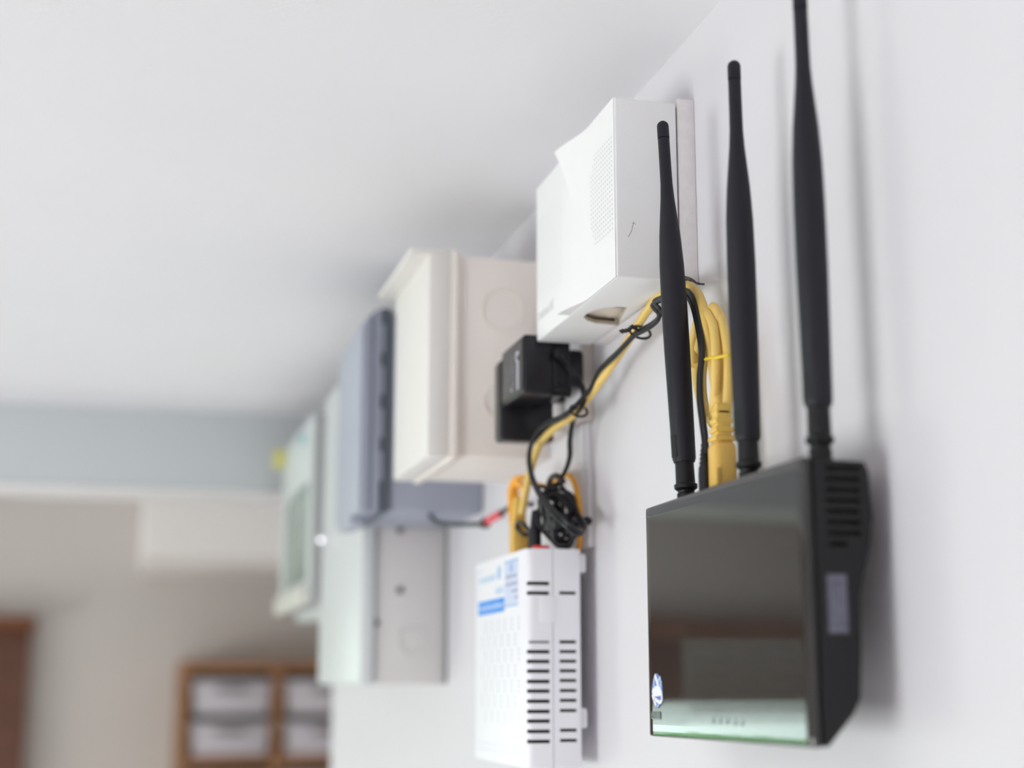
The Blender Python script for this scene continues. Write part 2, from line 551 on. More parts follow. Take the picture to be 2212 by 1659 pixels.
# ------------------------------------------------------------------ grey metal cabinet
gc = thing('metal_cabinet', (0, 1.48, Z), 'tall pale grey metal cabinet with screws on its side, below blue-grey box', 'cabinet')
finish(nbox(-0.066, 0.0, 1.339, 1.62, Z + 0.001, Z + 0.308, 0.0012), 'body', M_STEEL, gc)
finish(nbox(-0.0802, -0.0672, 1.335, 1.622, Z + 0.0, Z + 0.310, 0.003), 'door', M_DOORENAMEL, gc)
finish(nbox(-0.0672, -0.066, 1.342, 1.616, Z + 0.004, Z + 0.305), 'door_seal', M_DARKHOLE, gc)
b = bmesh.new()
lathe(b, [(0, .0075), (.004, .0075), (.006, .0066), (.009, .0045), (.010, .001)], (-0.0802, 1.577, Z + 0.152), (-1, 0, 0), 16)
finish(b, 'lock', M_CHROME, gc, 'chrome lock')
for (x, z) in ((-0.0449, .1395), (-0.0442, .0846)):
    b = bmesh.new()
    lathe(b, [(0, .0034), (.0012, .0034), (.002, .0022)], (x, 1.3390, Z + z), (0, -1, 0), 12)
    finish(b, 'screw', M_DARKHOLE, gc)
b = bmesh.new()
lathe(b, [(0, .003), (.0012, .003), (.002, .002)], (-0.0650, 1.3392, Z + .0552), (0, -1, 0), 12)
finish(b, 'hinge_pin', M_DARKHOLE, gc)
b = bmesh.new()
ring(b, (-0.0327, 1.3390, Z + .039), (0, -1, 0), 0.0120, 0.0012)
finish(b, 'knockout', M_STEEL, gc)
b = bmesh.new()
box(b, -0.0022, -0.0002, 1.336, 1.3392, Z + .001, Z + .25)
finish(b, 'gap_shade', mat('gap_shade_grey', (0.20, 0.22, 0.21), 0.6), gc)  # dark strip painted in for the shadow between cabinet and wall

# ------------------------------------------------------------------ blue-grey plastic box
bb = thing('switch_box', (0, 1.26, Z + 0.141), 'blue-grey plastic switch box with ribbed lid edge, behind the cream box', 'switch box')
finish(nbox(-0.0800, 0.0, 1.199, 1.333, Z + 0.141, Z + 0.309, 0.003), 'body', M_BLUEGREY, bb)
finish(nbox(-0.0895, -0.0800, 1.197, 1.335, Z + 0.1395, Z + 0.3115, 0.001), 'gasket', M_GASKET, bb)
finish(nbox(-0.0950, -0.0895, 1.194, 1.337, Z + 0.1385, Z + 0.3095, 0.0015), 'outer_rim', M_BLUEGREY, bb)
finish(nbox(-0.0968, -0.0950, 1.197, 1.335, Z + 0.1400, Z + 0.3070, 0.0003), 'lid_seal', M_GASKET, bb)
finish(nbox(-0.1015, -0.0968, 1.195, 1.336, Z + 0.1385, Z + 0.3040, 0.0015), 'lid_rim', M_BLUEGREY, bb)
finish(nbox(-0.1055, -0.1015, 1.199, 1.333, Z + 0.1395, Z + 0.2990, 0.002), 'lid', M_BLUELID, bb)
for k in range(4):
    zz = Z + 0.165 + k * 0.036
    finish(nbox(-0.0900, -0.0860, 1.1955, 1.1975, zz, zz + 0.024, 0.0004), 'clip', M_BLUEGREY, bb)
finish(nbox(-0.1075, -0.094, 1.235, 1.300, Z + 0.131, Z + 0.1395, 0.002), 'latch', M_BLUELID, bb)

# ------------------------------------------------------------------ cream junction box
cb = thing('junction_box', (0, 1.06, Z + 0.155), 'cream plastic junction box with round knockouts, behind white door chime', 'junction box')
finish(nbox(-0.0672, 0.0, 0.9965, 1.128, Z + 0.1565, Z + 0.3015, 0.0015), 'body', M_CREAM, cb)
finish(nbox(-0.0735, -0.0672, 0.9935, 1.131, Z + 0.154, Z + 0.3045, 0.0015), 'lid_rim', M_CREAM, cb)
finish(nbox(-0.0895, -0.0735, 0.996, 1.1285, Z + 0.1555, Z + 0.303, 0.002), 'lid', M_CREAMFRONT, cb)
b = bmesh.new()
prism(b, [(-0.0735, Z + .3025), (-0.1030, Z + .3005), (-0.1030, Z + .3045), (-0.0735, Z + .3065)], 'y', 0.9955, 1.129, 0.0006)
finish(b, 'rain_hood', M_CREAMFRONT, cb)
for (x, z) in ((-0.0360, .2628), (-0.0391, .1955)):
    b = bmesh.new()
    ring(b, (x, 0.9962, Z + z), (0, -1, 0), 0.0150 if z > .2 else 0.0105, 0.0007)
    finish(b, 'knockout', M_CREAM, cb)
b = bmesh.new()
box(b, -0.0660, -0.0640, 0.9950, 0.9975, Z + .157, Z + .301, 0.0008)
finish(b, 'edge_rib', M_CREAM, cb)

# ------------------------------------------------------------------ outlet, trunking, adapters
ou = thing('wall_outlet', (0, 0.94, Z + 0.167), 'ivory surface mounted wall outlet behind the black power adapters', 'outlet')
finish(nbox(-0.0075, 0.0, 0.8960, 0.985, Z + 0.167, Z + 0.262, 0.001), 'back_box', M_OUTLET, ou)
finish(nbox(-0.0100, -0.0075, 0.8965, 0.9845, Z + 0.1675, Z + 0.2615, 0.001), 'face_plate', M_OUTFACE, ou)
tr = thing('cable_trunking', (0, 0.915, Z + 0.085), 'white plastic cable trunking running down the wall below outlet', 'trunking')
finish(nbox(-0.0042, 0.0, 0.8985, 0.940, Z + 0.086, Z + 0.1665, 0.0005), 'channel', M_WALL, tr)
finish(nbox(-0.0058, -0.0042, 0.9020, 0.9365, Z + 0.086, Z + 0.1665, 0.0006), 'cover', M_WALL, tr)

a1 = thing('power_adapter', (-0.03, 0.896, Z + 0.178), 'black power adapter with silver print, plugged in just below white chime', 'adapter')
finish(nbox(-0.0545, -0.0350, 0.8690, 0.9230, Z + 0.1780, Z + 0.2155, 0.0022, 3), 'body', M_ADAPT, a1)
finish(nbox(-0.0350, -0.0235, 0.8705, 0.9215, Z + 0.1800, Z + 0.2140, 0.0012), 'rear_shell', M_ADAPT, a1)
finish(nbox(-0.0551, -0.0545, 0.8715, 0.9205, Z + 0.1805, Z + 0.2130, 0.0002), 'label_face', M_ADFACE, a1)
b = bmesh.new()
lathe(b, [(0, .0033), (.004, .0036), (.0118, .0036), (.0122, .0028)], (-0.0352, 0.8725, Z + 0.1806), (1, 0, 0), 14)
finish(b, 'plug_guard', M_ADAPT, a1)
finish(nbox(-0.0235, -0.0100, 0.884, 0.912, Z + 0.186, Z + 0.211, 0.003), 'plug', M_ADAPT, a1)
b = bmesh.new()
lathe(b, [(0, .0030), (.003, .0028), (.0045, .0020)], (-0.0322, 0.8702, Z + 0.2030), (0.1, -1, 0.15), 12)
finish(b, 'strain_relief', M_RUBBER, a1)
b = bmesh.new()
for (y0, y1, z0, z1) in ((.8795, .8825, .1855, .2020), (.8795, .8850, .1985, .2045), (.8795, .8822, .1800, .1860)):
    box(b, -0.0553, -0.0551, y0, y1, Z + z0 + .002, Z + z1 + .002)
finish(b, 'printed_bar', M_PRINT, a1)
random.seed(11)
b = bmesh.new()
for y in (.8885, .8925, .8965, .9045, .9085):
    z = .186
    while z < .2065:
        h = random.uniform(.0012, .004)
        if random.random() < 0.7:
            box(b, -0.0553, -0.0551, y, y + .0016, Z + z, Z + z + h)
        z += h + .0008
finish(b, 'printed_text', M_DIMPRINT, a1)
b = bmesh.new()
lathe(b, [(0, .0012), (.0002, .0012)], (-0.0551, 0.8965, Z + 0.1845), (-1, 0, 0), 10)
finish(b, 'printed_mark', M_PRINT, a1)

a2 = thing('power_adapter', (-0.03, 0.932, Z + 0.157), 'flat black power adapter hanging lower, behind the one with print', 'adapter')
finish(nbox(-0.0550, -0.0187, 0.9245, 0.9405, Z + 0.1570, Z + 0.2110, 0.0020, 3), 'body', M_ADAPT, a2)
finish(nbox(-0.0187, -0.0100, 0.9265, 0.9390, Z + 0.185, Z + 0.2090, 0.001), 'plug', M_ADAPT, a2)
finish(nbox(-0.0555, -0.0550, 0.9265, 0.9385, Z + 0.1590, Z + 0.2085, 0.0002), 'label_face', M_ADFACE, a2)

# ------------------------------------------------------------------ door chime
dc = thing('door_chime', (0, 0.79, Z + 0.21), 'white plastic door chime box with perforated front, high on the wall', 'door chime')
finish(nbox(-0.0100, 0.0, 0.7126, 0.866, Z + 0.2108, Z + 0.3140, 0.0006), 'base_plate', M_FOAM, dc)
YN, YF, ZB, ZT, XF, XB = 0.712, 0.868, Z + 0.2103, Z + 0.3108, -0.0463, -0.0108
cover = finish(nbox(XF, XB, YN, YF, ZB, ZT, 0.0012, 3), 'cover', M_CHIME, dc)
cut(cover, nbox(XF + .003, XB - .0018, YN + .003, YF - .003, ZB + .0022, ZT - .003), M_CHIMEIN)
hole = [(-0.0371, 0.7998, 2.1603), (-0.0376, 0.7931, 2.1603), (-0.0366, 0.7872, 2.1603), (-0.0347, 0.7812, 2.1603), (-0.0317, 0.7766, 2.1603), (-0.0265, 0.7725, 2.1603),
        (-0.0195, 0.7717, 2.1603), (-0.0183, 0.7802, 2.1603), (-0.0160, 0.7908, 2.1603), (-0.0107, 0.8140, 2.1603), (-0.0261, 0.8120, 2.1603), (-0.0327, 0.8067, 2.1603)]
b = bmesh.new()
prism(b, [(p[0], p[1]) for p in hole], 'z', ZB - 0.004, ZB + 0.004)
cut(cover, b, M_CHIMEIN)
finish(nbox(-0.0108, -0.0100, 0.7140, 0.865, ZB + .001, ZT - .002), 'gap_strip', mat('dark_brown_gap', (0.05, 0.025, 0.02), 0.8), dc)
finish(nbox(-0.0270, -0.0130, 0.7755, 0.7900, ZB + .0042, ZB + .020, .001), 'terminal_block', M_BLACK, dc)
finish(nbox(-0.0420, -0.0128, 0.7905, 0.840, ZB + .0046, ZB + .0120, .0006), 'inner_ledge', mat('lit_inside_beige', (0.80, 0.72, 0.62), 0.6), dc)  # pale ledge added above the hole so the inside looks lit


# front panel of the near half: flares out towards a curved free edge
def seam(z):
    t = (z - ZB) / (ZT - ZB)
    return 0.781 + 0.021 * (abs(2 * t - 1.0) ** 1.7) - 0.003 * (1 - t)


def lift(z):
    t = (z - ZB) / (ZT - ZB)
    return 0.0016 + 0.0052 * (abs(2 * t - 1.0) ** 1.6)


b = bmesh.new()
NU, NV = 22, 26
outer, inner = [], []
for j in range(NV + 1):
    z = ZB + 0.0002 + (ZT - ZB - 0.0004) * j / NV
    ro, ri = [], []
    for i in range(NU + 1):
        u = i / NU
        y = YN + 0.0006 + (seam(z) - YN - 0.0006) * u
        s = max(0.0, min(1.0, (y - 0.757) / (seam(z) - 0.757)))
        s = s * s * (3 - 2 * s)
        x = XF - 0.0004 - lift(z) * s
        ro.append(b.verts.new((x, y, z)))
        ri.append(b.verts.new((XF + 0.0004, y, z)))
    outer.append(ro)
    inner.append(ri)
for j in range(NV):
    for i in range(NU):
        b.faces.new((outer[j][i], outer[j][i + 1], outer[j + 1][i + 1], outer[j + 1][i]))
        b.faces.new((inner[j][i], inner[j + 1][i], inner[j + 1][i + 1], inner[j][i + 1]))
    b.faces.new((outer[j][0], outer[j + 1][0], inner[j + 1][0], inner[j][0]))
    b.faces.new((outer[j][NU], inner[j][NU], inner[j + 1][NU], outer[j + 1][NU]))
for i in range(NU):
    b.faces.new((outer[0][i], inner[0][i], inner[0][i + 1], outer[0][i + 1]))
    b.faces.new((outer[NV][i], outer[NV][i + 1], inner[NV][i + 1], inner[NV][i]))
finish(b, 'front_panel', M_CHIME, dc, angle=50)


def dimples(bm, x, y0, y1, z0, z1, py, pz, w, h):
    z = z0
    while z <= z1:
        y = y0
        while y <= y1:
            ok = True
            if y1 < 0.79:
                t = (z - z0) / (z1 - z0)
                ok = y < y1 - 0.010 * (abs(2 * t - 1) ** 2)
            if ok:
                c = bm.verts.new((x, y, z))
                q = [bm.verts.new((x + 0.00002, y + dy, z + dz)) for dy, dz in ((-w, 0), (0, -h), (w, 0), (0, h))]
                c.co.x += 0.0
                for k in range(4):
                    bm.faces.new((c, q[k], q[(k + 1) % 4]))
            y += py
        z += pz
    return bm


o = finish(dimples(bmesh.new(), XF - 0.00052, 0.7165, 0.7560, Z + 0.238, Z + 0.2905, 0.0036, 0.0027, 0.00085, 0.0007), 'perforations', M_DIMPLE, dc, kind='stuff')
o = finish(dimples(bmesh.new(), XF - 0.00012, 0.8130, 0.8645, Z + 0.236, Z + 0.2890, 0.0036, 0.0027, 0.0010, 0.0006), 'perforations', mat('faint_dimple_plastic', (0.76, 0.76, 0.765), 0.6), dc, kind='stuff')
finish(text_bm('manucld', 0.0100, (XF - 0.0001, 0.8640, Z + 0.2225), (0, -1, 0), (0, 0, 1)), 'lettering', M_GREYPRINT, dc)
b = bmesh.new()
tube(b, [(-0.0362, YN + .00002, Z + .2412), (-0.0370, YN + .00002, Z + .2388), (-0.0376, YN + .00002, Z + .2362), (-0.0395, YN + .00002, Z + .2325)], 0.00016, 5)
tube(b, [(-0.0373, YN + .00002, Z + .2402), (-0.0362, YN + .00002, Z + .2404), (-0.0351, YN + .00002, Z + .2399)], 0.00014, 5)
finish(b, 'scratch', mat('scratch_grey', (0.22, 0.20, 0.22), 0.8), dc)

# ------------------------------------------------------------------ white modem
mo = thing('modem', (-0.03, 0.96, Z - 0.05), 'white modem box with vent slots and blue label, hung on the wall', 'modem')
MX0, MX1, MY0, MY1, MZ0, MZ1 = -0.0462, -0.0112, 0.893, 1.034, Z - 0.0495, Z + 0.0838
prof = []
for (cx, cy, r, a0) in ((MX0 + .0045, MY0 + .0045, .0045, 180), (MX1 - .001, MY0 + .001, .001, 270), (MX1 - .002, MY1 - .002, .002, 0), (MX0 + .004, MY1 - .004, .004, 90)):
    for k in range(7):
        a = math.radians(a0 + 90 * k / 6)
        prof.append((cx + r * math.cos(a), cy + r * math.sin(a)))
b = bmesh.new()
prism(b, prof, 'z', MZ0, MZ1, 0.0008)
shell = finish(b, 'shell', M_MODEM, mo)
LZ = [0.0621, 0.0561, 0.0261, 0.0202, 0.0143, 0.0084, 0.0022, -0.0036, -0.0097, -0.0158, -0.0216, -0.0277, -0.0337]
RZ = [0.0564, 0.0263, 0.0204, 0.0145, 0.0087, 0.0028, -0.0033, -0.0092, -0.0153, -0.0271, -0.0332]
b = bmesh.new()
for z in LZ:
    if z in (0.0261,):
        continue
    box(b, -0.0470, -0.0318, MY0 - .003, MY0 + 0.0022, Z + z - .0011, Z + z + .0011)
for z in RZ:
    box(b, -0.0252, -0.0146, MY0 - .003, MY0 + 0.0030, Z + z - .00095, Z + z + .00095)
cut(shell, b, M_SLOT)
cut(shell, nbox(-0.0470, -0.0318, MY0 - .003, MY0 + 0.0012, Z + .0261 - .0008, Z + .0261 + .0008), M_SLOTGREY)
cut(shell, nbox(-0.02955, -0.0292, MY0 - .001, MY0 + 0.0006, MZ0 - .01, MZ1 + .01), M_SLOTGREY)
b = bmesh.new()
box(b, -0.0375, -0.0268, MY0 - 0.0003, MY0 + 0.001, Z + 0.0385, Z + 0.0540, 0.0003)
finish(b, 'latch_panel', M_MODEM, mo)
for (z0, z1) in ((.0695, .0815), (-.0262, -.0138)):
    finish(nbox(MX1 - .001, -0.0062, 0.896, 0.911, Z + z0, Z + z1, 0.0018, 3), 'foot', M_MODEM, mo)
    finish(nbox(MX1 - .001, -0.0062, 1.012, 1.027, Z + z0, Z + z1, 0.0018, 3), 'foot', M_MODEM, mo)
b = bmesh.new()
lathe(b, [(0, .004), (.001, .004), (.0012, .0016), (.013, .0016)], (0.0, 0.9300, Z + 0.0275), (-1, 0, 0), 12)
finish(b, 'mounting_screw', M_SCREW, mo)
FX = MX0 - 0.00008
b = bmesh.new()
box(b, FX, MX0 + .0004, 0.9490, 1.0220, Z + .0475, Z + .0567)
finish(b, 'blue_bar', M_BLUE, mo)
random.seed(3)
b = bmesh.new()
y = 1.0195
while y > 0.953:
    w = random.uniform(.0014, .0034)
    box(b, FX - .00006, FX, y - w, y, Z + .0502, Z + .0502 + random.uniform(.0028, .0040))
    y -= w + .0007
finish(b, 'bar_lettering', mat('bar_text_print', (0.42, 0.56, 0.86), 0.5), mo)
b = bmesh.new()
box(b, FX, MX0 + .0004, 0.9137, 0.9478, Z + .0500, Z + .0790)
finish(b, 'pale_column', M_PALEBLUE, mo)
finish(nbox(FX - .00006, FX, 0.9137, 0.9478, Z + .0785, Z + .0794), 'column_rule', M_BLUELINE, mo)
finish(nbox(FX - .00006, FX, 0.9137, 0.9478, Z + .0497, Z + .0504), 'column_rule', M_BLUELINE, mo)


def icon(yc, zc, s, m):
    bm = bmesh.new()
    for dy in (-1, 1):
        box(bm, FX - .0001, FX, yc + dy * .62 * s - .3 * s, yc + dy * .62 * s + .3 * s, zc + .6 * s, zc + 1.05 * s)
    pts = [(FX - .00005, yc - .7 * s, zc + .55 * s), (FX - .00005, yc - .62 * s, zc - .5 * s), (FX - .00005, yc, zc - 1.0 * s),
           (FX - .00005, yc + .62 * s, zc - .5 * s), (FX - .00005, yc + .7 * s, zc + .55 * s)]
    tube(bm, pts, .00045, 5, 4)
    finish(bm, 'printed_icon', m, mo)


icon(0.9300, Z + 0.0748, 0.0030, M_BLUELINE)
icon(0.9620, Z + 0.0735, 0.0040, mat('icon_blue_print', (0.10, 0.42, 0.80), 0.5))
b = bmesh.new()
for z, y0, y1 in ((.0690, .916, .945), (.0640, .915, .945), (.0593, .915, .930), (.0550, .9145, .922)):
    y = y1
    while y > y0:
        w = random.uniform(.0006, .0016)
        box(b, FX - .00006, FX, max(y0, y - w), y, Z + z - .0008, Z + z + random.uniform(.0004, .0012))
        y -= w + .0005
finish(b, 'column_text', M_TXT, mo)
b = bmesh.new()
for z, y0, y1, h in ((.0715, .972, 1.019, .0042), (.0620, .951, .972, .0048)):
    y = y1
    while y > y0:
        w = random.uniform(.0014, .0030)
        box(b, FX - .00006, FX, max(y0, y - w), y, Z + z - h / 2, Z + z + h / 2 * random.uniform(.6, 1))
        y -= w + .0010
finish(b, 'brand_text', M_LBLUE, mo)
b = bmesh.new()
box(b, FX - .00006, FX, 1.0245, 1.0255, Z + .056, Z + .078)
box(b, FX - .00006, FX, 1.010, 1.0255, Z + .0775, Z + .0783)
finish(b, 'corner_mark', M_PALEBLUE, mo)
b = bmesh.new()
for i in range(6):
    for j in range(7):
        y = 0.9120 + 0.0175 * i + (0.0088 if j % 2 else 0)
        zc = 0.0415 - 0.0098 * j
        for k in range(3):
            zz = Z + zc - 0.0030 * k
            cyl = [(y + .0011 * math.cos(t), zz + .0012 * math.sin(t)) for t in [math.pi * q / 3 for q in range(6)]]
            b.faces.new([b.verts.new((FX, p[0], p[1])) for p in cyl])
finish(b, 'front_perforations', mat('grey_pinhole', (0.46, 0.48, 0.50), 0.7), mo, kind='stuff')
for z in (-.0385, -.0425):
    finish(nbox(FX, MX0 + .0005, 0.903, 1.024, Z + z, Z + z + .0004), 'groove_line', M_PALEBLUE, mo)
finish(nbox(-0.0405, -0.0310, 0.8945, 0.9060, MZ1 - .0005, MZ1 + 0.0022, 0.0006), 'red_switch', M_RED, mo, 'red switch on top')

# ------------------------------------------------------------------ wireless router
ro = thing('wireless_router', (-0.02, 0.61, Z - 0.0243), 'glossy black wireless router with three antennas, mounted on the white wall', 'router')
RY0, RY1 = 0.519, 0.698
b = bmesh.new()
sil = [(-0.0338, Z - .0228), (-0.0310, Z - .0226), (-0.0205, Z - .0110), (-0.0172, Z - .0050), (-0.0164, Z + .0150), (-0.0158, Z + .0340),
       (-0.0150, Z + .0420), (-0.0120, Z + .0480), (-0.0100, Z + .0530), (-0.0090, Z + .0640), (-0.0094, Z + .0820), (-0.0112, Z + .0858), (-0.0338, Z + .0862)]
prism(b, sil, 'y', RY0, RY1, 0.0012)
rb = finish(b, 'rear_case', M_BLACK, ro)
b = bmesh.new()
for k, z in enumerate([0.0826, 0.0784, 0.0742, 0.0700, 0.0658, 0.0616, 0.0574, 0.0532]):
    box(b, -0.0285, -0.0140 if k < 7 else -0.0205, RY0 - .003, RY0 + .0030, Z + z - .0010, Z + z + .0010)
cut(rb, b, M_SLOT)
finish(nbox(-0.0348, -0.0336, RY0 + .0012, RY1 - .001, Z - .0218, Z + .0852), 'groove', M_SLOT, ro)
# glossy front: slightly domed sheet with rounded corners
b = bmesh.new()
NU, NV = 28, 20
FZ0, FZ1 = Z - 0.0243, Z + 0.0868
rows = []
for j in range(NV + 1):
    v = j / NV
    row = []
    for i in range(NU + 1):
        u = i / NU
        y = RY0 + (RY1 - RY0) * u
        z = FZ0 + (FZ1 - FZ0) * v + (0.0013 * (1 - u) if j == 0 else 0)
        e = min(u * (RY1 - RY0), (1 - u) * (RY1 - RY0), v * (FZ1 - FZ0), (1 - v) * (FZ1 - FZ0))
        x = -0.0378 - 0.00045 * (1 - (2 * u - 1) ** 2)
        row.append(b.verts.new((x, y, z)))
    rows.append(row)
back = [[b.verts.new((-0.0348, v.co.y, v.co.z)) for v in row] for row in rows]
for j in range(NV):
    for i in range(NU):
        b.faces.new((rows[j][i], rows[j][i + 1], rows[j + 1][i + 1], rows[j + 1][i]))
        b.faces.new((back[j][i], back[j + 1][i], back[j + 1][i + 1], back[j][i + 1]))
    b.faces.new((rows[j][0], rows[j + 1][0], back[j + 1][0], back[j][0]))
    b.faces.new((rows[j][NU], back[j][NU], back[j + 1][NU], rows[j + 1][NU]))
for i in range(NU):
    b.faces.new((rows[0][i], back[0][i], back[0][i + 1], rows[0][i + 1]))
    b.faces.new((rows[NV][i], rows[NV][i + 1], back[NV][i + 1], back[NV][i]))
b.normal_update()
es = [e for e in b.edges if len(e.link_faces) == 2 and e.calc_face_angle(0) > 1.0]
bmesh.ops.bevel(b, geom=es, offset=0.0011, segments=3, affect='EDGES', profile=0.5)
finish(b, 'front_cover', M_GLOSS, ro, angle=60)
st = finish(nbox(-0.0297, -0.0214, RY0 - 0.00015, RY0 + .0005, Z + .0193, Z + .0416), 'side_sticker', M_STICK, ro, 'grey sticker on side')
b = bmesh.new()
for z in (.0208, .0400):
    box(b, -0.0290, -0.0221, RY0 - 0.0003, RY0 - .00012, Z + z - .0006, Z + z + .0006)
for x in (-.0283, -.0263, -.0246, -.0229):
    box(b, x, x + .0007, RY0 - 0.0003, RY0 - .00012, Z + .0228, Z + .0375)
finish(b, 'sticker_print', mat('sticker_print_grey', (0.16, 0.16, 0.22), 0.6), st)

# logo, number and status lights on the front
LX = -0.0381


def lpt(p):
    return (LX - 0.00012, p[1], p[2])


def stroke(bm, pts, r):
    P = spline([lpt(p) for p in pts], 6)
    prev = None
    for i, p in enumerate(P):
        d = (P[min(i + 1, len(P) - 1)] - P[max(i - 1, 0)])
        d.x = 0
        d.normalize()
        s = Vector((0, -d.z, d.y)) * r
        cur = (bm.verts.new(p + s), bm.verts.new(p - s))
        if prev:
            bm.faces.new((prev[0], cur[0], cur[1], prev[1]))
        prev = cur
    return bm


lg = bmesh.new()
el = [(-0.0381, 0.6846, 1.9557), (-0.0381, 0.6799, 1.9535), (-0.0381, 0.6776, 1.9500), (-0.0381, 0.6775, 1.9457), (-0.0381, 0.6800, 1.9413), (-0.0381, 0.6846, 1.9391),
      (-0.0381, 0.6890, 1.9408), (-0.0381, 0.6923, 1.9445), (-0.0381, 0.6924, 1.9489), (-0.0381, 0.6895, 1.9535)]
lg.faces.new([lg.verts.new((LX - 0.00006, p[1], p[2])) for p in el])
logo = finish(lg, 'logo', M_LOGOB, ro, 'blue and white globe logo')
lg = bmesh.new()
el = [(-0.0381, 0.6885, 1.9493), (-0.0381, 0.6852, 1.9498), (-0.0381, 0.6808, 1.9491), (-0.0381, 0.6784, 1.9470), (-0.0381, 0.6791, 1.9452), (-0.0381, 0.6836, 1.9448),
      (-0.0381, 0.6894, 1.9447), (-0.0381, 0.6922, 1.9465), (-0.0381, 0.6911, 1.9482)]
lg.faces.new([lg.verts.new((LX - 0.00010, p[1], p[2])) for p in el])
stroke(lg, [(-0.0381, 0.6879, 1.9548), (-0.0381, 0.6857, 1.9526), (-0.0381, 0.6827, 1.9491)], 0.0012)
stroke(lg, [(-0.0381, 0.6916, 1.9456), (-0.0381, 0.6895, 1.9432), (-0.0381, 0.6867, 1.9404)], 0.0010)
stroke(lg, [(-0.0381, 0.6888, 1.9439), (-0.0381, 0.6850, 1.9426), (-0.0381, 0.6806, 1.9420), (-0.0381, 0.6786, 1.9435), (-0.0381, 0.6788, 1.9461)], 0.0009)
finish(lg, 'logo_swirl', M_LOGOW, logo)
lg = bmesh.new()
stroke(lg, [(-0.0381, 0.6889, 1.9531), (-0.0381, 0.6890, 1.9509), (-0.0381, 0.6885, 1.9491)], 0.0007)
stroke(lg, [(-0.0381, 0.6799, 1.9537), (-0.0381, 0.6819, 1.9526), (-0.0381, 0.6829, 1.9517)], 0.0009)
stroke(lg, [(-0.0381, 0.6790, 1.9522), (-0.0381, 0.6798, 1.9507), (-0.0381, 0.6802, 1.9487)], 0.0008)
stroke(lg, [(-0.0381, 0.6852, 1.9396), (-0.0381, 0.6842, 1.9402), (-0.0381, 0.6832, 1.9409)], 0.0007)
finish(lg, 'logo_rays', M_LOGOL, logo)
finish(text_bm('8588', 0.0052, (LX - .0001, 0.6935, Z - 0.0160), (0, -1.25, 0), (0, 0, 1)), 'model_number', mat('grey_number_print', (0.03, 0.033, 0.036), 0.08, spec=0.5), ro)
for p in ((-0.0384, 0.6151, 1.9350), (-0.0384, 0.6073, 1.9350), (-0.0384, 0.5997, 1.9350), (-0.0384, 0.5913, 1.9348), (-0.0384, 0.5840, 1.9348)):
    b = bmesh.new()
    box(b, -0.03845, -0.0380, p[1] - .0013, p[1] + .0013, p[2] - .0012, p[2] + .0012)
    finish(b, 'status_light', mat('dark_status_lens', (0.02, 0.03, 0.04), 0.10, spec=0.45), ro)

# antennas
SH = [(0, 0.0061), (0.060, 0.0065), (0.085, 0.0065), (0.105, 0.0062), (0.120, 0.0054), (0.130, 0.0045), (0.140, 0.0036), (0.148, 0.00315), (0.156, 0.00305), (0.1728, 0.0030)]


def antenna(base, tip, label):
    base, tip = Vector(base), Vector(tip)
    d = (tip - base).normalized()
    L = (tip - base).length
    off = L - 0.1905
    b = bmesh.new()
    lathe(b, [(0.010 + off, 0.0040), (0.0102 + off, 0.0052), (0.012 + off, 0.0058)] + [(s + off + 0.0075, r) for s, r in SH[1:]], base, d, 28)
    a = finish(b, 'antenna', M_ANT, ro, label, angle=50)
    b = bmesh.new()
    e = 0.1803 + off
    lathe(b, [(e, 0.0026), (e + .0004, 0.0026), (e + .0006, 0.0031), (e + .0072, 0.0031), (e + .0085, 0.0028), (e + .0094, 0.0021), (e + .0101, 0.0010), (e + .0102, 0.0002)], base, d, 24)
    finish(b, 'tip_cap', M_ANT, a, angle=50)
    # connector: narrow neck, flange, barrel
    b = bmesh.new()
    lathe(b, [(-0.006, .0046), (0.0035, .0046), (0.0042, .0040), (0.0050, .0042), (0.0062, .0057), (0.0080, .0058), (0.0088, .0048), (0.0104 + off, .0046)], base, d, 24)
    finish(b, 'connector', M_BLACK, a)
    # hinge slot on the side that faces the far end
    bm = bmesh.new()
    arc = [math.radians(168 + 6 * k) for k in range(9)]
    poly = [(0.0061 * math.cos(t), 0.0061 * math.sin(t)) for t in arc] + [(0.0045 * math.cos(t), 0.0045 * math.sin(t)) for t in reversed(arc)]
    prism(bm, poly, 'z', 0.0125 + off, 0.0235 + off)
    for v in bm.verts:
        v.co = base + Vector((v.co.x, v.co.y, 0)) + d * v.co.z
    finish(bm, 'hinge_slot', M_SLOT, a)
    return a


antenna((-0.0250, 0.6738, Z + 0.0880), (-0.0300, 0.6827, Z + 0.2872), 'far antenna leaning slightly')
antenna((-0.0250, 0.5988, Z + 0.0880), (-0.0252, 0.6005, Z + 0.2862), 'middle antenna')
antenna((-0.0250, 0.5292, Z + 0.0880), (-0.0252, 0.5302, Z + 0.2890), 'near antenna, cut off by the top of the picture')

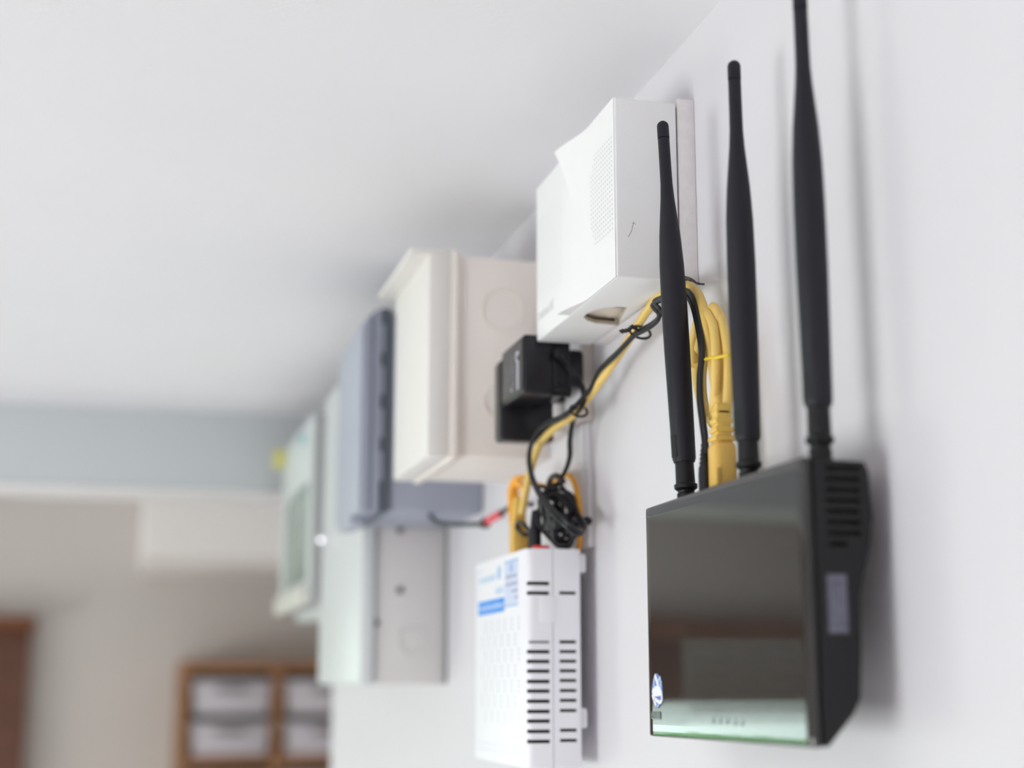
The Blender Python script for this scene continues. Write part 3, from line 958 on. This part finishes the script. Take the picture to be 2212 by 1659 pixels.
# ------------------------------------------------------------------ cables
# yellow network cable from modem to router
yc = thing('network_cable', (-0.03, 0.80, Z + 0.09), 'yellow network cable running from the modem up to the router', 'cable')
cord = [(-0.0370, 0.9389, 2.0606), (-0.0360, 0.9320, 2.0745), (-0.0340, 0.9266, 2.0891), (-0.0310, 0.9191, 2.1028), (-0.0275, 0.8986, 2.1103), (-0.0235, 0.8659, 2.1144), (-0.0200, 0.8482, 2.1215),
        (-0.0170, 0.8270, 2.1301), (-0.0145, 0.8021, 2.1400), (-0.0125, 0.7812, 2.1489), (-0.0115, 0.7617, 2.1562), (-0.0115, 0.7392, 2.1600), (-0.0120, 0.7139, 2.1583), (-0.0125, 0.6930, 2.1520),
        (-0.0135, 0.6772, 2.1405), (-0.0150, 0.6661, 2.1229), (-0.0165, 0.6567, 2.1020), (-0.0185, 0.6469, 2.0818), (-0.0195, 0.6415, 2.0678)]
b = bmesh.new()
tube(b, cord, 0.00255, 14, 8)
finish(b, 'jacket', M_YEL, yc)
loops = [[(-0.0165, 0.6494, 2.0749), (-0.0150, 0.6489, 2.0918), (-0.0140, 0.6505, 2.1105), (-0.0135, 0.6541, 2.1253), (-0.0130, 0.6624, 2.1337), (-0.0110, 0.6748, 2.1304), (-0.0100, 0.6885, 2.1216), (-0.0100, 0.6943, 2.1107), (-0.0105, 0.6903, 2.0954), (-0.0120, 0.6753, 2.0796)],
         [(-0.0180, 0.6391, 2.0730), (-0.0160, 0.6393, 2.0899), (-0.0150, 0.6415, 2.1062), (-0.0135, 0.6498, 2.1207), (-0.0115, 0.6609, 2.1306), (-0.0085, 0.6774, 2.1288), (-0.0080, 0.6869, 2.1165), (-0.0080, 0.6922, 2.1031), (-0.0095, 0.6858, 2.0874), (-0.0120, 0.6695, 2.0762)],
         [(-0.0185, 0.6537, 2.0755), (-0.0195, 0.6474, 2.0890), (-0.0195, 0.6451, 2.1044), (-0.0175, 0.6523, 2.1211), (-0.0145, 0.6691, 2.1331), (-0.0115, 0.6865, 2.1332), (-0.0110, 0.6941, 2.1240), (-0.0125, 0.6906, 2.1098)]]
for lp in loops:
    b = bmesh.new()
    tube(b, lp, 0.0024, 12, 8)
    finish(b, 'coil_loop', M_YEL, yc)
p = Vector((-0.0200, 0.6401, 2.0554))
bx, by = p.x, p.y
b = bmesh.new()
box(b, bx - .0056, bx + .0056, by - .0060, by + .0060, Z + .0850, Z + .1120, .0030, 3)
finish(b, 'router_plug', M_AMBER, yc)
b = bmesh.new()
for k in range(4):
    w = .0052 - .0004 * k
    box(b, bx - w, bx + w, by - w, by + w, Z + .1120 + .0042 * k, Z + .1147 + .0042 * k, .0009)
box(b, bx - .0037, bx + .0037, by - .0040, by + .0040, Z + .111, Z + .130, .0012)
finish(b, 'router_boot', M_YELP, yc)
b = bmesh.new()
box(b, bx - .0060, bx - .0040, by - .0067, by - .0056, Z + .0905, Z + .0990, .0005)
finish(b, 'plug_latch', M_YELP, yc)
p = Vector((-0.0372, 0.9452, 2.0582))
mx, my = p.x, p.y
b = bmesh.new()
for k in range(6):
    w = .0052 - .00035 * k
    box(b, mx - w, mx + w, my - w, my + w, Z + .1015 + .0032 * k, Z + .1035 + .0032 * k, .0008)
box(b, mx - .0034, mx + .0034, my - .0036, my + .0036, Z + .100, Z + .122, .001)
finish(b, 'modem_boot', M_YELP, yc)
b = bmesh.new()
box(b, mx - .0054, mx + .0054, my - .0058, my + .0058, MZ1 - .0005, Z + .1015, .001)
finish(b, 'modem_plug', M_AMBER, yc)

b = bmesh.new()
c = [(-0.0170, 0.6714, 2.1065), (-0.0205, 0.6543, 2.1052), (-0.0215, 0.6387, 2.1025), (-0.0190, 0.6307, 2.1022), (-0.0120, 0.6442, 2.1056), (-0.0060, 0.6786, 2.1119), (-0.0080, 0.6941, 2.1132), (-0.0130, 0.6843, 2.1094), (-0.0170, 0.6714, 2.1065)]
tube(b, c, 0.0008, 8, 6)
solo(b, 'cable_band', M_BAND, 'thin yellow band tied around the coiled yellow cable beside the router', 'cable tie')


# black twin power lead of the router
def twin(bm, pts, r, side):
    P = spline(pts, 8)
    for s in (-1, 1):
        tube(bm, [p + Vector(side) * s * r * 0.92 for p in P], r, 8, smooth=False)
    return bm


pl = thing('power_lead', (-0.03, 0.75, Z + 0.09), 'black twin power lead following the yellow cable into the router', 'cable')
lead = [(-0.0250, 0.6484, 2.0565), (-0.0250, 0.6485, 2.0632), (-0.0248, 0.6498, 2.0678), (-0.0245, 0.6524, 2.0750), (-0.0240, 0.6559, 2.0859), (-0.0225, 0.6588, 2.0980), (-0.0205, 0.6606, 2.1100), (-0.0180, 0.6706, 2.1266), (-0.0170, 0.6804, 2.1410), (-0.0165, 0.6921, 2.1485),
        (-0.0165, 0.7074, 2.1510), (-0.0165, 0.7232, 2.1533), (-0.0168, 0.7338, 2.1544), (-0.0172, 0.7364, 2.1535), (-0.0176, 0.7312, 2.1500), (-0.0172, 0.7267, 2.1466), (-0.0166, 0.7299, 2.1439), (-0.0166, 0.7409, 2.1429), (-0.0170, 0.7532, 2.1431),
        (-0.0180, 0.7650, 2.1429), (-0.0185, 0.7796, 2.1405), (-0.0190, 0.7939, 2.1382), (-0.0195, 0.8121, 2.1362), (-0.0200, 0.8266, 2.1333), (-0.0215, 0.8359, 2.1260), (-0.0245, 0.8433, 2.1209), (-0.0285, 0.8476, 2.1158),
        (-0.0310, 0.8670, 2.1128), (-0.0335, 0.8938, 2.1128), (-0.0370, 0.9088, 2.1064), (-0.0395, 0.9111, 2.0949), (-0.0400, 0.9027, 2.0802), (-0.0400, 0.8823, 2.0658), (-0.0370, 0.8600, 2.0519), (-0.0300, 0.8524, 2.0429), (-0.0220, 0.8566, 2.0402),
        (-0.0160, 0.8690, 2.0464), (-0.0160, 0.8950, 2.0593), (-0.0200, 0.9123, 2.0686), (-0.0260, 0.9184, 2.0737)]
finish(twin(bmesh.new(), lead, 0.00125, (0.25, -0.6, 0.75)), 'cord', M_RUBBER, pl)
p = Vector((-0.0250, 0.6495, 2.0566))
b = bmesh.new()
lathe(b, [(-.017, .0031), (-.003, .0032), (-.002, .0031)] + [(.0 + .002 * k + dz, .0030 - .0002 * k - (0.0006 if dz > .0009 else 0)) for k in range(5) for dz in (0, .0012, .00125, .0019)] + [(.0112, .0018)], (p.x, p.y, Z + .1010), (0, 0, 1), 18)
finish(b, 'router_plug', M_RUBBER, pl)

# adapter lead
al = thing('power_lead', (-0.03, 0.88, Z + 0.10), 'thin black lead dropping from the printed power adapter to the modem', 'cable')
lead = [(-0.0349, 0.8660, 2.1548), (-0.0334, 0.8640, 2.1514), (-0.0262, 0.8680, 2.1456), (-0.0215, 0.8620, 2.1369), (-0.0215, 0.8499, 2.1258), (-0.0235, 0.8476, 2.1166), (-0.0215, 0.8725, 2.1124),
        (-0.0195, 0.8863, 2.1024), (-0.0190, 0.8883, 2.0923), (-0.0200, 0.8943, 2.0842), (-0.0230, 0.9020, 2.0762), (-0.0270, 0.9064, 2.0677), (-0.0330, 0.9028, 2.0597), (-0.0370, 0.9017, 2.0521)]
finish(twin(bmesh.new(), lead, 0.0011, (0.5, -0.5, 0.4)), 'cord', M_RUBBER, al)
p = Vector((-0.0375, 0.9055, 2.0451))
b = bmesh.new()
lathe(b, [(0, .0042), (.0125, .0042), (.0130, .0036)] + [(.0140 + .0021 * k + dz, .0036 - .00022 * k - (.0007 if dz > .001 else 0)) for k in range(5) for dz in (0, .0013, .00135, .0020)] + [(.026, .0016)], (p.x, p.y, MZ1 - .0005), (0, 0, 1), 18)
finish(b, 'modem_plug', M_RUBBER, al)

# tangle of spare black lead on top of the modem
cl = thing('coiled_lead', (-0.024, 0.915, MZ1), 'tangled bundle of spare black lead on top of the white modem', 'cable')
random.seed(21)
cc = Vector((-0.0245, 0.8974, 2.0558))
pts = []
for i in range(74):
    a = i * 2 * math.pi / 9.0
    w = i / 74
    rx = 0.0105 + 0.0030 * math.sin(i * 1.7)
    rz = 0.0165 + 0.0035 * math.sin(i * 0.9 + 1)
    pts.append(cc + Vector((rx * math.cos(a + w), 0.0075 * math.sin(a * 0.5 + 2.0 * w) + 0.006 * (w - .5), rz * math.sin(a) - 0.001)))
b = bmesh.new()
tube(b, pts, 0.0013, 8, 6)
finish(b, 'loops', M_RUBBER, cl)
b = bmesh.new()
pts = []
for i in range(40):
    a = i * 2 * math.pi / 8.0
    pts.append(cc + Vector((0.0088 * math.cos(a), 0.0125 * math.sin(a), -0.0100 + 0.0085 * i / 40 + 0.0008 * math.sin(3 * a))))
tube(b, pts, 0.00125, 8, 6)
finish(b, 'wrapping', M_RUBBER, cl)
b = bmesh.new()
tube(b, [(-0.0180, 0.8837, 2.0507), (-0.0140, 0.8820, 2.0509), (-0.0100, 0.8802, 2.0517), (-0.0090, 0.8796, 2.0497), (-0.0130, 0.8824, 2.0475), (-0.0170, 0.8871, 2.0461)], 0.0015, 8, 6)
tube(b, [(-0.0330, 0.9272, 2.0473), (-0.0390, 0.9258, 2.0455), (-0.0400, 0.9395, 2.0514), (-0.0410, 0.9322, 2.0543), (-0.0400, 0.9198, 2.0509), (-0.0360, 0.9164, 2.0432)], 0.0014, 8, 6)
tube(b, [(-0.0240, 0.8873, 2.0757), (-0.0240, 0.9006, 2.0811), (-0.0250, 0.9110, 2.0806), (-0.0260, 0.9119, 2.0744), (-0.0260, 0.9014, 2.0656)], 0.0020, 8, 6)
finish(b, 'loose_ends', M_RUBBER, cl)

# orange telephone cable looping behind the tangle
oc = thing('telephone_cable', (-0.03, 0.93, MZ1), 'orange telephone cable looped either side of the black tangle on modem', 'cable')
b = bmesh.new()
tube(b, [(-0.0330, 0.9720, 2.0404), (-0.0330, 0.9781, 2.0555), (-0.0330, 0.9831, 2.0720), (-0.0330, 0.9832, 2.0829), (-0.0320, 0.9757, 2.0884), (-0.0290, 0.9648, 2.0883), (-0.0220, 0.9607, 2.0839), (-0.0150, 0.9510, 2.0813),
         (-0.0120, 0.9336, 2.0853), (-0.0110, 0.9159, 2.0836), (-0.0105, 0.9044, 2.0755), (-0.0100, 0.8984, 2.0613), (-0.0095, 0.8985, 2.0481), (-0.0085, 0.9051, 2.0340)], 0.00185, 10, 8)
finish(b, 'jacket', M_ORANGE, oc)
b = bmesh.new()
tube(b, [(-0.0300, 0.9661, 2.0638), (-0.0300, 0.9600, 2.0756), (-0.0310, 0.9623, 2.0835), (-0.0330, 0.9694, 2.0856), (-0.0345, 0.9737, 2.0797), (-0.0345, 0.9712, 2.0674), (-0.0340, 0.9657, 2.0542)], 0.00185, 10, 8)
finish(b, 'coil_loop', M_ORANGE, oc)
b = bmesh.new()
tube(b, [(-0.0280, 0.9784, 2.0620), (-0.0280, 0.9833, 2.0753), (-0.0300, 0.9795, 2.0819), (-0.0330, 0.9584, 2.0829), (-0.0340, 0.9394, 2.0767)], 0.00185, 10, 8)
finish(b, 'coil_loop', M_ORANGE, oc)

# black lead with a red sleeve entering the blue-grey box
rl = thing('red_sleeved_lead', (-0.03, 1.05, Z + 0.12), 'black lead with a red sleeve hanging below the blue-grey box', 'cable')
b = bmesh.new()
tube(b, [(-0.0409, 1.2295, 2.0940), (-0.0420, 1.2102, 2.0876), (-0.0390, 1.1979, 2.0821), (-0.0340, 1.1688, 2.0773), (-0.0290, 1.1322, 2.0737), (-0.0250, 1.0961, 2.0704)], 0.0019, 8, 6)
tube(b, [(-0.0200, 1.0614, 2.0745), (-0.0190, 1.0515, 2.0762), (-0.0175, 1.0384, 2.0778), (-0.0160, 1.0193, 2.0773), (-0.0150, 0.9919, 2.0735)], 0.0018, 8, 6)
finish(b, 'cord', M_RUBBER, rl)
b = bmesh.new()
tube(b, [(-0.0240, 1.0883, 2.0714), (-0.0220, 1.0732, 2.0734), (-0.0200, 1.0600, 2.0747)], 0.0029, 10, 6)
finish(b, 'red_sleeve', M_REDW, rl, 'red sleeve')
p = Vector((-0.0245, 1.0922, 2.0700))
finish(nbox(p.x - .003, p.x + .003, p.y - .005, p.y + .005, p.z - .0030, p.z + .0045, .001), 'connector', M_RUBBER, rl)


# ties
def tie(name, c, axis, R, tail, label, r=0.00075):
    c = Vector(c)
    t = thing(name, c, label, 'cable tie')
    b = bmesh.new()
    ring(b, c, axis, R, r, 24, 6)
    finish(b, 'loop', M_RUBBER, t)
    b = bmesh.new()
    P = spline(tail, 10)
    d = (P[-1] - P[0]).normalized()
    s1 = d.cross(Vector((0, 0, 1))).normalized()
    s2 = d.cross(s1)
    for ph in (0, math.pi):
        tube(b, [p + (s1 * math.cos(i * .75 + ph) + s2 * math.sin(i * .75 + ph)) * r * 1.1 for i, p in enumerate(P)], r * .8, 6, smooth=False)
    finish(b, 'twisted_tail', M_RUBBER, t)


tie('twist_tie', (-0.0135, 0.7683, 2.1453), (0, 0.75, -0.66), 0.0060, [(-0.0190, 0.7575, 2.1440), (-0.0230, 0.7546, 2.1447), (-0.0250, 0.7567, 2.1432), (-0.0270, 0.7635, 2.1439)],
    'black wire twist tie around yellow and black cables just below chime')
tie('twist_tie', (-0.0245, 0.8511, 2.1146), (0, 0.7, -0.55), 0.0054, [(-0.0300, 0.8390, 2.1142), (-0.0320, 0.8401, 2.1137), (-0.0330, 0.8426, 2.1121)],
    'black wire twist tie around the cables below the adapters', 0.0008)
b = bmesh.new()
tube(b, [(-0.0160, 0.6982, 2.1561), (-0.0170, 0.6866, 2.1544), (-0.0180, 0.6778, 2.1515), (-0.0190, 0.6680, 2.1469), (-0.0200, 0.6571, 2.1434)], [.0010, .0010, .0008, .0007, .0006, .0005], 8, 8)
ring(b, (-0.0135, 0.7008, 2.1545), (0, 0.85, 0.3), 0.0046, 0.0008, 20, 6)
solo(b, 'cable_tie', M_RUBBER, 'black tie with pointed end on the yellow cable behind far antenna', 'cable tie')
